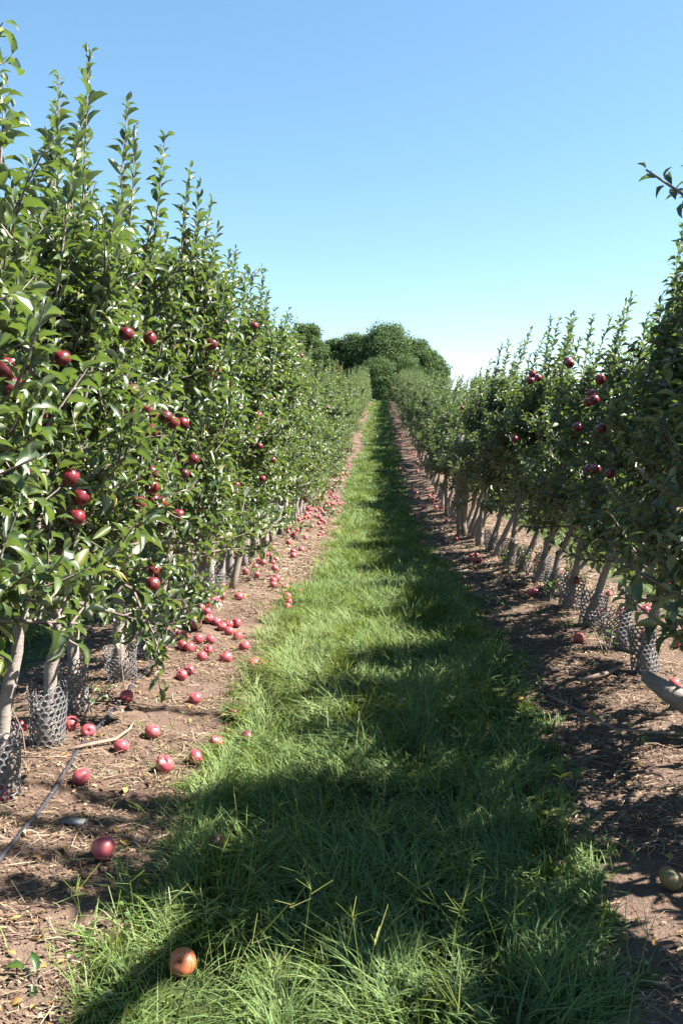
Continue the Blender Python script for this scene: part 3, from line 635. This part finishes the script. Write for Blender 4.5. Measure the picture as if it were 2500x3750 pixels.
for k in range(56):
    yy = 3.2 + 19 * ap_rng.random() ** 1.3; zz = ap_rng.uniform(.75, 2.25); hang(-1.06 - .16 * max(0, zz - 1.2) - ap_rng.uniform(0, .10), yy, zz + float(np.interp(yy, _ty, _tz)), ltrees)
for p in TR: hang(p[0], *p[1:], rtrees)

# ------------------------------------------------------------------ mesh trunk guards
def guard_mesh(name, r, h, n, flare, seed, cut=0):
    rng = np.random.default_rng(seed); V = []; Q = []; cw = 2 * math.pi * r / n; s = cw / math.sqrt(3); rows = int(h / (1.5 * s))
    def at(u, v):
        a = u / r; t = v / h; rr = r * (1 + flare * t + .10 * math.sin(2 * a + seed) + .05 * math.sin(3 * a + 5 * t + seed))
        return (rr * math.cos(a), rr * math.sin(a), v)
    for j in range(rows):
        for i in range(n):
            if cut and j == rows - 1 and rng.random() < cut: continue
            cu = (i + .5 * (j % 2)) * cw; cv = s + j * 1.5 * s; b = len(V)
            for k in range(6):
                a = math.pi / 6 + k * math.pi / 3; V.append(at(cu + s * math.cos(a), cv + s * math.sin(a)))
            for k in range(6):
                a = math.pi / 6 + k * math.pi / 3; V.append(at(cu + .75 * s * math.cos(a), cv + .75 * s * math.sin(a)))
            for k in range(6): Q.append((b + k, b + (k + 1) % 6, b + 6 + (k + 1) % 6, b + 6 + k))
    return mk(name, V, Q, mats=[M_GUARD], smooth=False)
GUARD = [guard_mesh('trunk_guard', .076, .30, 16, .0, 1), guard_mesh('trunk_guard', .086, .28, 17, .12, 2, .3), guard_mesh('trunk_guard', .082, .25, 16, .2, 3, .5)]
gd_rng = np.random.default_rng(9)
def put_guard(e, label, group, kind, tilt, taz):
    o = link('trunk_guard', GUARD[kind]); p = e.location
    o.location = (p.x + .02, p.y - .01, g1(p.x, p.y) + .005)
    o.rotation_euler = Matrix.Rotation(taz, 3, 'Z').to_quaternion().to_euler(); o.rotation_euler = (tilt * math.sin(taz), tilt * math.cos(taz), gd_rng.uniform(0, 6.28))
    md = o.modifiers.new('thickness', 'SOLIDIFY'); md.thickness = .003
    tag(o, label, 'trunk guard', group)
LG = {2: (0, .02, 'upright lattice guard cut by the left picture edge'), 3: (1, .06, 'wide lattice guard round the second visible left trunk'), 4: (0, .03, 'narrow lattice guard with sunlit right side, third on the left'),
      5: (2, .45, 'lattice guard tipped far over to the right on straw'), 6: (1, .1, 'torn lattice guard open at the front round a pale left trunk'), 7: (2, .3, 'slumped lattice guard with a loose rim behind the torn one'),
      8: (1, .1, 'dark shaded lattice guard beside the first thin stake'), 9: (2, .3, 'lattice guard leaning right, just before the second leaning stake'), 10: (2, .2, 'small far lattice guard under the left foliage')}
for i, (kd, tl, lab) in LG.items(): put_guard(ltrees[i], lab, 'mesh trunk guards on the left', kd, tl, 0)
RG = {3: (0, .15, 'low lattice guard under the thick leaning limb on the right'), 4: (1, .22, 'torn lattice guard with a sunlit pale rim, nearest full one on the right'), 5: (1, .18, 'black shaded lattice guard, nearer of a touching pair on the right'),
      6: (1, .15, 'black shaded lattice guard, farther of a touching pair on the right'), 7: (2, .2, 'slumped dark lattice guard with a bright top edge among weeds'), 8: (0, .15, 'dark lattice guard hidden by weeds on the right'),
      9: (0, .12, 'lattice guard round a dark right trunk beside the little apple heap'), 10: (0, .12, 'small dark lattice guard past the apple heap on the right'), 12: (1, .1, 'far lattice guard with sunlit right side near the round post')}
for i, (kd, tl, lab) in RG.items(): put_guard(rtrees[i + 1], lab, 'mesh trunk guards on the right', kd, tl, 0)

# ------------------------------------------------------------------ posts, wires, hose
def stick(name, a, b, r0, r1, mat, label, cat, group=None, n=10):
    a = Vector(a); b = Vector(b); g = Geo(); m = 5
    rr = np.random.default_rng(int(abs(a.x * 1000 + a.y * 77)))
    g.tube([a.lerp(b, i / m) - a + Vector(rr.normal(0, r1 * .18, 3)) * (0 < i < m) for i in range(m + 1)], [r0 + (r1 - r0) * i / m for i in range(m + 1)], n, 0)
    o = link(name, g.mesh(name, mat), None, a); return tag(o, label, cat, group)
def gp(x, y, dz=0): return (x, y, g1(x, y) + dz)
stick('wooden_stake', gp(-1.46, 6.36, -.05), (-1.34, 6.45, .95), .030, .028, M_POST, 'thin pale wooden stake rising among the left apples', 'stake', 'leaning wooden stakes')
stick('wooden_stake', gp(-1.42, 7.72, -.05), (-1.22, 7.9, .9), .034, .032, M_POST, 'leaning wooden stake with sunlit side behind the first one', 'stake', 'leaning wooden stakes')
stick('wooden_stake', gp(-1.36, 9.4, -.05), (-1.28, 9.5, 1.0), .036, .034, M_POST, 'upright wooden stake half hidden by left foliage near small apples', 'stake', 'leaning wooden stakes')
stick('wooden_post', gp(1.30, 13.0, -.1), (1.28, 13.0, 1.5), .085, .08, M_POST, 'thick round pale green post standing in the right row', 'post', None, 14)
stick('wooden_stake', gp(1.22, 12.7, -.05), (1.19, 12.75, 1.2), .032, .03, M_POST, 'thin dark stake leaning beside the thick round post', 'stake', 'leaning wooden stakes')
stick('wooden_stake', gp(1.30, 16.2, -.05), (1.27, 16.2, 1.4), .035, .035, M_POST, 'thin pale stake just left of and beyond the round post', 'stake', 'leaning wooden stakes')
for i, (x, y) in enumerate([(-1.45, 58), (-1.45, 66)]):
    stick('wooden_post', gp(x, y, -.1), (x, y, g1(x, y) + 2.7), .07, .065, M_POST, ['tall pale far post above the left row, nearer the camera', 'tall pale far post above the left row, nearer the crest'][i], 'post', 'far row posts')
def wire(name, x, z, y0, y1, label):
    g = Geo(); ysx = np.arange(y0, y1, 1.5)
    g.tube([(x, yy, z + float(np.interp(yy, _ty, _tz)) + .012 * math.sin(yy * 1.7)) for yy in ysx], [.0022] * len(ysx), 4, 0, False)
    tag(link(name, g.mesh(name, M_WIRE)), label, 'trellis wire', 'trellis wires of the left row')
wire('trellis_wire', -1.52, 1.50, .8, 24, 'upper shiny trellis wire stretched along the left row')
wire('trellis_wire', -1.60, 1.42, .8, 24, 'lower shiny trellis wire crossing the left trunk')
wire('trellis_wire', -1.50, 1.92, .8, 24, 'topmost trellis wire behind the hanging apples')
hp = [(-1.36, 1.2), (-1.33, 2.4), (-1.34, 2.9), (-1.355, 3.3), (-1.42, 3.9), (-1.42, 4.3), (-1.44, 4.8), (-1.46, 5.3), (-1.50, 5.7), (-1.52, 6.4), (-1.52, 8), (-1.5, 11)]
hy = np.arange(1.2, 10, .1); hx = np.interp(hy, [p[1] for p in hp], [p[0] for p in hp]) + .006 * np.sin(hy * 5)
g = Geo(); g.tube([(a, b, g1(a, b) + .010) for a, b in zip(hx, hy)], [.0105] * len(hy), 7, 0)
tag(link('irrigation_hose', g.mesh('irrigation_hose', M_HOSE)), 'thin black irrigation hose running along the foot of the left row', 'hose')

# ------------------------------------------------------------------ dead branches on the soil
def dead(pts, r, label, side=()):
    g = Geo(); P = [Vector((x, y, g1(x, y) + dz)) for x, y, dz in pts]
    g.tube(P, [r * (1 - .5 * i / (len(P) - 1)) for i in range(len(P))], 6, 0)
    for (i, dx, dy, dz) in side: g.tube([P[i], P[i] + Vector((dx, dy, dz)) * .5, P[i] + Vector((dx * 1.1, dy, dz * .7))], [r * .6, r * .5, r * .3], 5, .3)
    o = link('dead_branch', g.mesh('dead_branch', M_TWIG)); tag(o, label, 'branch', 'dead branches on the soil')
dead([(-1.44, 3.66, .012), (-1.36, 3.72, .02), (-1.27, 3.82, .03), (-1.24, 3.95, .03), (-1.27, 4.10, .02)], .011, 'pale curved dead branch on soil by the black hose', [(1, -.03, -.08, .02)])
dead([(-1.62, 3.55, .01), (-1.45, 3.56, .012), (-1.30, 3.68, .01)], .004, 'thin straight dead twig below the curved branch')
dead([(-1.62, 4.3, .02), (-1.45, 4.36, .015), (-1.2, 4.4, .012), (-1.05, 4.5, .01)], .005, 'long thin twig lying across the left soil')
dead([(.82, 13.2, .015), (1.0, 13.9, .03), (1.22, 14.6, .03)], .018, 'straight pale dead branch on right soil pointing at the round post')
dead([(-1.05, 17.0, .02), (-.95, 16.7, .03), (-.8, 16.55, .02)], .022, 'short thick pale branch among the far left apples')
dead([(1.22, 4.95, .012), (1.38, 4.98, .03), (1.5, 5.1, .02)], .022, 'split pale piece of wood in shade on the right soil')
dead([(1.1, 2.55, .012), (1.17, 2.4, .02), (1.2, 2.2, .02)], .010, 'dark twig at the shaded bottom right edge')
v = [(-.045, -.02, 0), (.05, -.028, 0), (.055, .012, 0), (-.03, .024, 0), (-.045, -.02, .010), (.05, -.028, .012), (.055, .012, .010), (-.03, .024, .009)]
so = link('slate_piece', mk('slate_piece', v, [(3, 2, 1, 0), (4, 5, 6, 7), (0, 1, 5, 4), (1, 2, 6, 5), (2, 3, 7, 6), (3, 0, 4, 7)], mats=[M_SLATE], smooth=False), None, (-1.20, 3.05, g1(-1.20, 3.05) + .006)); so.rotation_euler = (.05, .08, .1)
tag(so, 'flat grey stone shard on soil below the black hose', 'stone')

# ------------------------------------------------------------------ suckers and weeds
def sprout(x, y, h, n, label, lean=(.1, 0), L=(.05, .085), mat=None):
    rng = np.random.default_rng(int(x * 991 + y * 131) % 9999); e = link('weed', None, None, gp(x, y)); g = Geo(); cr = Crown()
    for k in range(n):
        a = rng.random() * 6.28; d = Vector((lean[0] + .55 * math.cos(a) * (n > 1), lean[1] + .55 * math.sin(a) * (n > 1), 1))
        s = arc(rng, Vector((rng.normal(0, .012), rng.normal(0, .012), 0)), d, h * rng.uniform(.6, 1.1), 4, .03)
        g.tube(s, [.005, .004, .0035, .0025, .0015], 5, .45, False); cr.shoot(rng, s, .024, L[0], L[1], .35, .7)
    link('stem', g.mesh('stem', M_BARK), e); link('foliage', cr.mesh(rng, 'foliage', mat or M_WEED), e)
    tag(e, label, 'weed', 'leafy suckers and weeds at the trunks')
sprout(-1.62, 3.62, .46, 1, 'leafy sucker shoot beside the second left trunk guard', (.05, -.1), (.06, .09), M_LEAF)
sprout(-1.52, 4.05, .36, 2, 'small leafy sprout between two left trunk guards', (.1, 0), (.04, .06), M_LEAF)
sprout(-1.43, 4.55, .40, 1, 'thin red stemmed shoot in front of the tipped guard', (-.05, 0), (.02, .035), M_LEAF)
sprout(-1.02, 6.85, .10, 6, 'low round green weed alone on the left soil', (0, 0), (.02, .035))
sprout(-1.30, 8.2, .22, 5, 'leafy weed by the second leaning stake', (0, 0), (.03, .05))
for k, (x, y, h, m, lab) in enumerate([(1.30, 8.0, .34, 6, 'tall weed clump in front of the dark right trunks'), (1.48, 7.2, .30, 6, 'weed clump beside the slumped right guard'), (1.55, 8.6, .45, 6, 'sunlit weed bush behind the right trunks'),
        (1.75, 7.7, .5, 7, 'bright backlit weed bush right of the slumped guard'), (1.40, 9.1, .28, 5, 'small weed at the foot of a far right trunk'), (1.05, 7.3, .10, 6, 'low spiky weed on the right soil'),
        (1.52, 5.5, .22, 4, 'weed sprig in front of the torn right guard'), (1.40, 6.2, .14, 5, 'low weed between the touching guards and lone apple'), (.84, 3.55, .12, 5, 'broad leaved weed at the right grass edge'), (.80, 4.2, .10, 5, 'dock weed at the shaded right turf edge')]):
    sprout(x, y, h, m, lab, (0, 0), (.035, .06) if k < 8 else (.06, .10))
sprout(-.98, 2.18, .05, 4, 'flat weed rosette on soil at the bottom left', (0, 0), (.05, .07))

# ------------------------------------------------------------------ foreground limb and overhanging branches of the nearest right tree
nt = rtrees[3]
def wbranch(tree, P, rad, step, L, tint=.4, name='branch', leafy=.15):
    rng = np.random.default_rng(int(P[0][1] * 1000)); g = Geo(); cr = Crown(); inv = tree.matrix_world.inverted()
    pts = [Vector(p) for p in P]; g.tube(pts, rad, 8 if rad[0] > .03 else 5, tint, True)
    if step: cr.shoot(rng, pts, step, L[0], L[1], leafy, .45)
    for me in ([g.mesh(name, M_BARK)] + ([cr.mesh(rng, 'foliage', M_LEAF)] if step else [])):
        o = link(me.name.split('.')[0], me, tree); o.matrix_basis = inv
wbranch(nt, [(1.85, 3.5, .05), (1.66, 3.78, .18), (1.52, 3.95, .26), (1.42, 4.05, .31), (1.34, 4.14, .36)], [.075, .068, .06, .05, .03], 0, 0, 0, 'limb')
t0 = rtrees[1]
wbranch(t0, [(1.45, 2.85, 1.95), (1.12, 2.8, 2.24), (.95, 2.75, 2.34), (.82, 2.70, 2.40)], [.008, .006, .005, .003], .021, (.07, .10), .4, 'branch', .3)
wbranch(t0, [(1.35, 2.9, 2.4), (1.12, 2.75, 2.52), (.90, 2.60, 2.50)], [.006, .005, .003], .022, (.07, .095), .4, 'branch', .3)
t1 = rtrees[2]
wbranch(t1, [(1.60, 3.3, .75), (1.35, 3.1, .85), (1.08, 3.15, 1.0), (.86, 3.25, 1.14)], [.010, .008, .006, .003], .035, (.06, .09), .5, 'branch', .3)
wbranch(t1, [(1.62, 3.3, .45), (1.30, 3.15, .42), (.92, 3.15, .44), (.66, 3.2, .56)], [.009, .007, .005, .003], .09, (.05, .08), .5, 'branch', .3)
wbranch(t1, [(1.60, 3.25, .9), (1.38, 3.2, 1.28), (1.08, 3.2, 1.36), (.97, 3.15, 1.44)], [.009, .007, .005, .003], .032, (.07, .11), .5, 'branch', .3)
wbranch(t1, [(1.60, 3.35, .60), (1.42, 3.5, .72), (1.22, 3.6, .84), (1.06, 3.65, .88)], [.009, .007, .005, .003], .04, (.06, .09), .5, 'branch', .3)

wl_rng = np.random.default_rng(21); g = Geo(); cr = Crown()
lp = [Vector(p) for p in [(1.70, 3.55, 1.65), (1.72, 3.2, 2.15), (1.72, 2.75, 2.48), (1.72, 2.3, 2.77), (1.72, 1.8, 3.02)]]  # limb out of view, thickened and angled to cast the diagonal shadow band
g.tube(lp, [.055, .055, .05, .045, .035], 8, .4); cr.shoot(wl_rng, lp, .02, .07, .10, .1, .5)
for k in range(64):
    t = wl_rng.uniform(.15, 1) * 3.999; i = int(t); p = lp[i].lerp(lp[i + 1], t - i)
    sh = arc(wl_rng, p, (lp[i + 1] - lp[i]).normalized() + Vector(wl_rng.normal(0, .6, 3)), wl_rng.uniform(.15, .30) * (1.1 - .22 * t), 3, .05); g.tube(sh, [.004, .003, .002, .001], 3, .5, False); cr.shoot(wl_rng, sh, .018, .06, .10, .05, .5)
for k in range(15):  # unseen upright shoots added to dapple the near left soil with shadow
    a = Vector((1.70 + wl_rng.normal(0, .10), 2.66 + .058 * k, 1.9)); sh = arc(wl_rng, a, Vector((wl_rng.normal(0, .08), wl_rng.normal(0, .08), 1)), wl_rng.uniform(1.25, 1.75), 7, .15, .05)
    g.tube(sh, [.009, .008, .007, .006, .005, .004, .003, .0015], 5, .3, False); cr.shoot(wl_rng, sh, .015, .065, .105, .1, .15, True)
for me in (g.mesh('limb', M_BARK), cr.mesh(wl_rng, 'foliage', M_LEAF)):
    o = link(me.name.split('.')[0], me, t1); o.matrix_basis = t1.matrix_world.inverted()

# ------------------------------------------------------------------ far trees beyond the crest
def big_tree(name, x, y, h, rad, seed, label, mat=None, nclump=70, base=.08, group='far broadleaf trees beyond the crest'):
    rng = np.random.default_rng(seed); e = link(name, None, None, (x, y, g1(x, y))); g = Geo()
    g.tube([(0, 0, -.3), (.1, 0, h * .2), (.05, .1, h * .5), (0, 0, h * .8)], [.05 * h * .6, .04 * h * .6, .025 * h * .6, .01 * h], 8, 0)
    P, D, N, L = [], [], [], []; bas = []
    for c in range(nclump):
        u = rng.random(); zz = base + (1 - base) * u ** .85; prof = (math.sin(math.pi * min(1, (zz * .80 + .16))) ** .6)
        a = rng.random() * 6.283; rr = rad * prof * (.30 + .70 * rng.random() ** .4) * (1 + .18 * math.sin(3 * a + seed))
        c0 = np.array([math.cos(a) * rr, math.sin(a) * rr, h * (zz * .93 + .02 * rng.normal())]); cs = rng.uniform(.6, 1.1) * rad * .36
        if c % 4 == 0: g.tube([(0, 0, c0[2] * .6), tuple(c0 * .55 + np.array([0, 0, c0[2] * .36])), tuple(c0)], [.012 * h, .008 * h, .003 * h], 5, 0, False)
        m = int(230); q = rng.normal(0, 1, (m, 3)); q = nrm(q) * (rng.random((m, 1)) ** .4) * cs * np.array([1, 1, .72]); q[:, 2] += .0
        P.append(c0 + q); nn = nrm(q) * 1.0 + np.array([0, 0, .5]) + rng.normal(0, .5, (m, 3)); N.append(nn)
        D.append(rng.normal(0, 1, (m, 3)) + np.array([0, 0, -.3])); L.append(rng.uniform(.12, .25, m) * (h / 9) ** .5 * .9); bas.append(np.full(m, rng.normal(0, .12)))
    P = np.concatenate(P); D = np.concatenate(D); N = np.concatenate(N); L = np.concatenate(L); n = len(P)
    tint = np.clip(.45 + np.concatenate(bas) + rng.normal(0, .16, n), 0, 1)
    v, q, t, a = leaves(P, D, N, L, L * .6, np.full(n, .5), np.full(n, .25), tint)
    link('trunk', g.mesh('trunk', M_OBARK), e); link('crown', mk('crown', v, q, t, {'tint': a}, [mat or M_OAK]), e)
    tag(e, label, 'tree', group)
BT = [('oak_tree', -8.3, 93, 9.3, 2.7, 'tall narrow olive tree showing above the left row'), ('oak_tree', -5.2, 95, 7.6, 2.6, 'rounded tree left of the biggest far tree'),
      ('oak_tree', -2.4, 94, 8.2, 2.9, 'mid green far tree over the left end of the path'), ('oak_tree', .7, 92, 8.7, 3.5, 'biggest dark far tree closing the end of the path'),
      ('oak_tree', 3.8, 94, 7.6, 2.7, 'far tree sloping down on the right of the biggest one'), ('oak_tree', 6.0, 95, 5.9, 2.0, 'lowest right far tree behind the right row tops'),
      
      ('oak_tree', -11.5, 97, 7.6, 2.8, 'far tree mostly hidden by the left row'), ('oak_tree', -.3, 88, 4.8, 2.5, 'low dark bushy tree right behind the grass crest'), ('oak_tree', 2.4, 89, 5.0, 2.4, 'dark bushy tree behind the right row end')]
for i, (nm, x, y, h, r_, lab) in enumerate(BT): big_tree(nm, x, y, h, r_, 40 + i, lab, nclump=170 if h > 6 else 100)
big_tree('turning_shrub', -4.2, 82, 3.5, 1.0, 90, 'orange tinted shrub beyond the left row end', M_RUST, 22, .1, None)
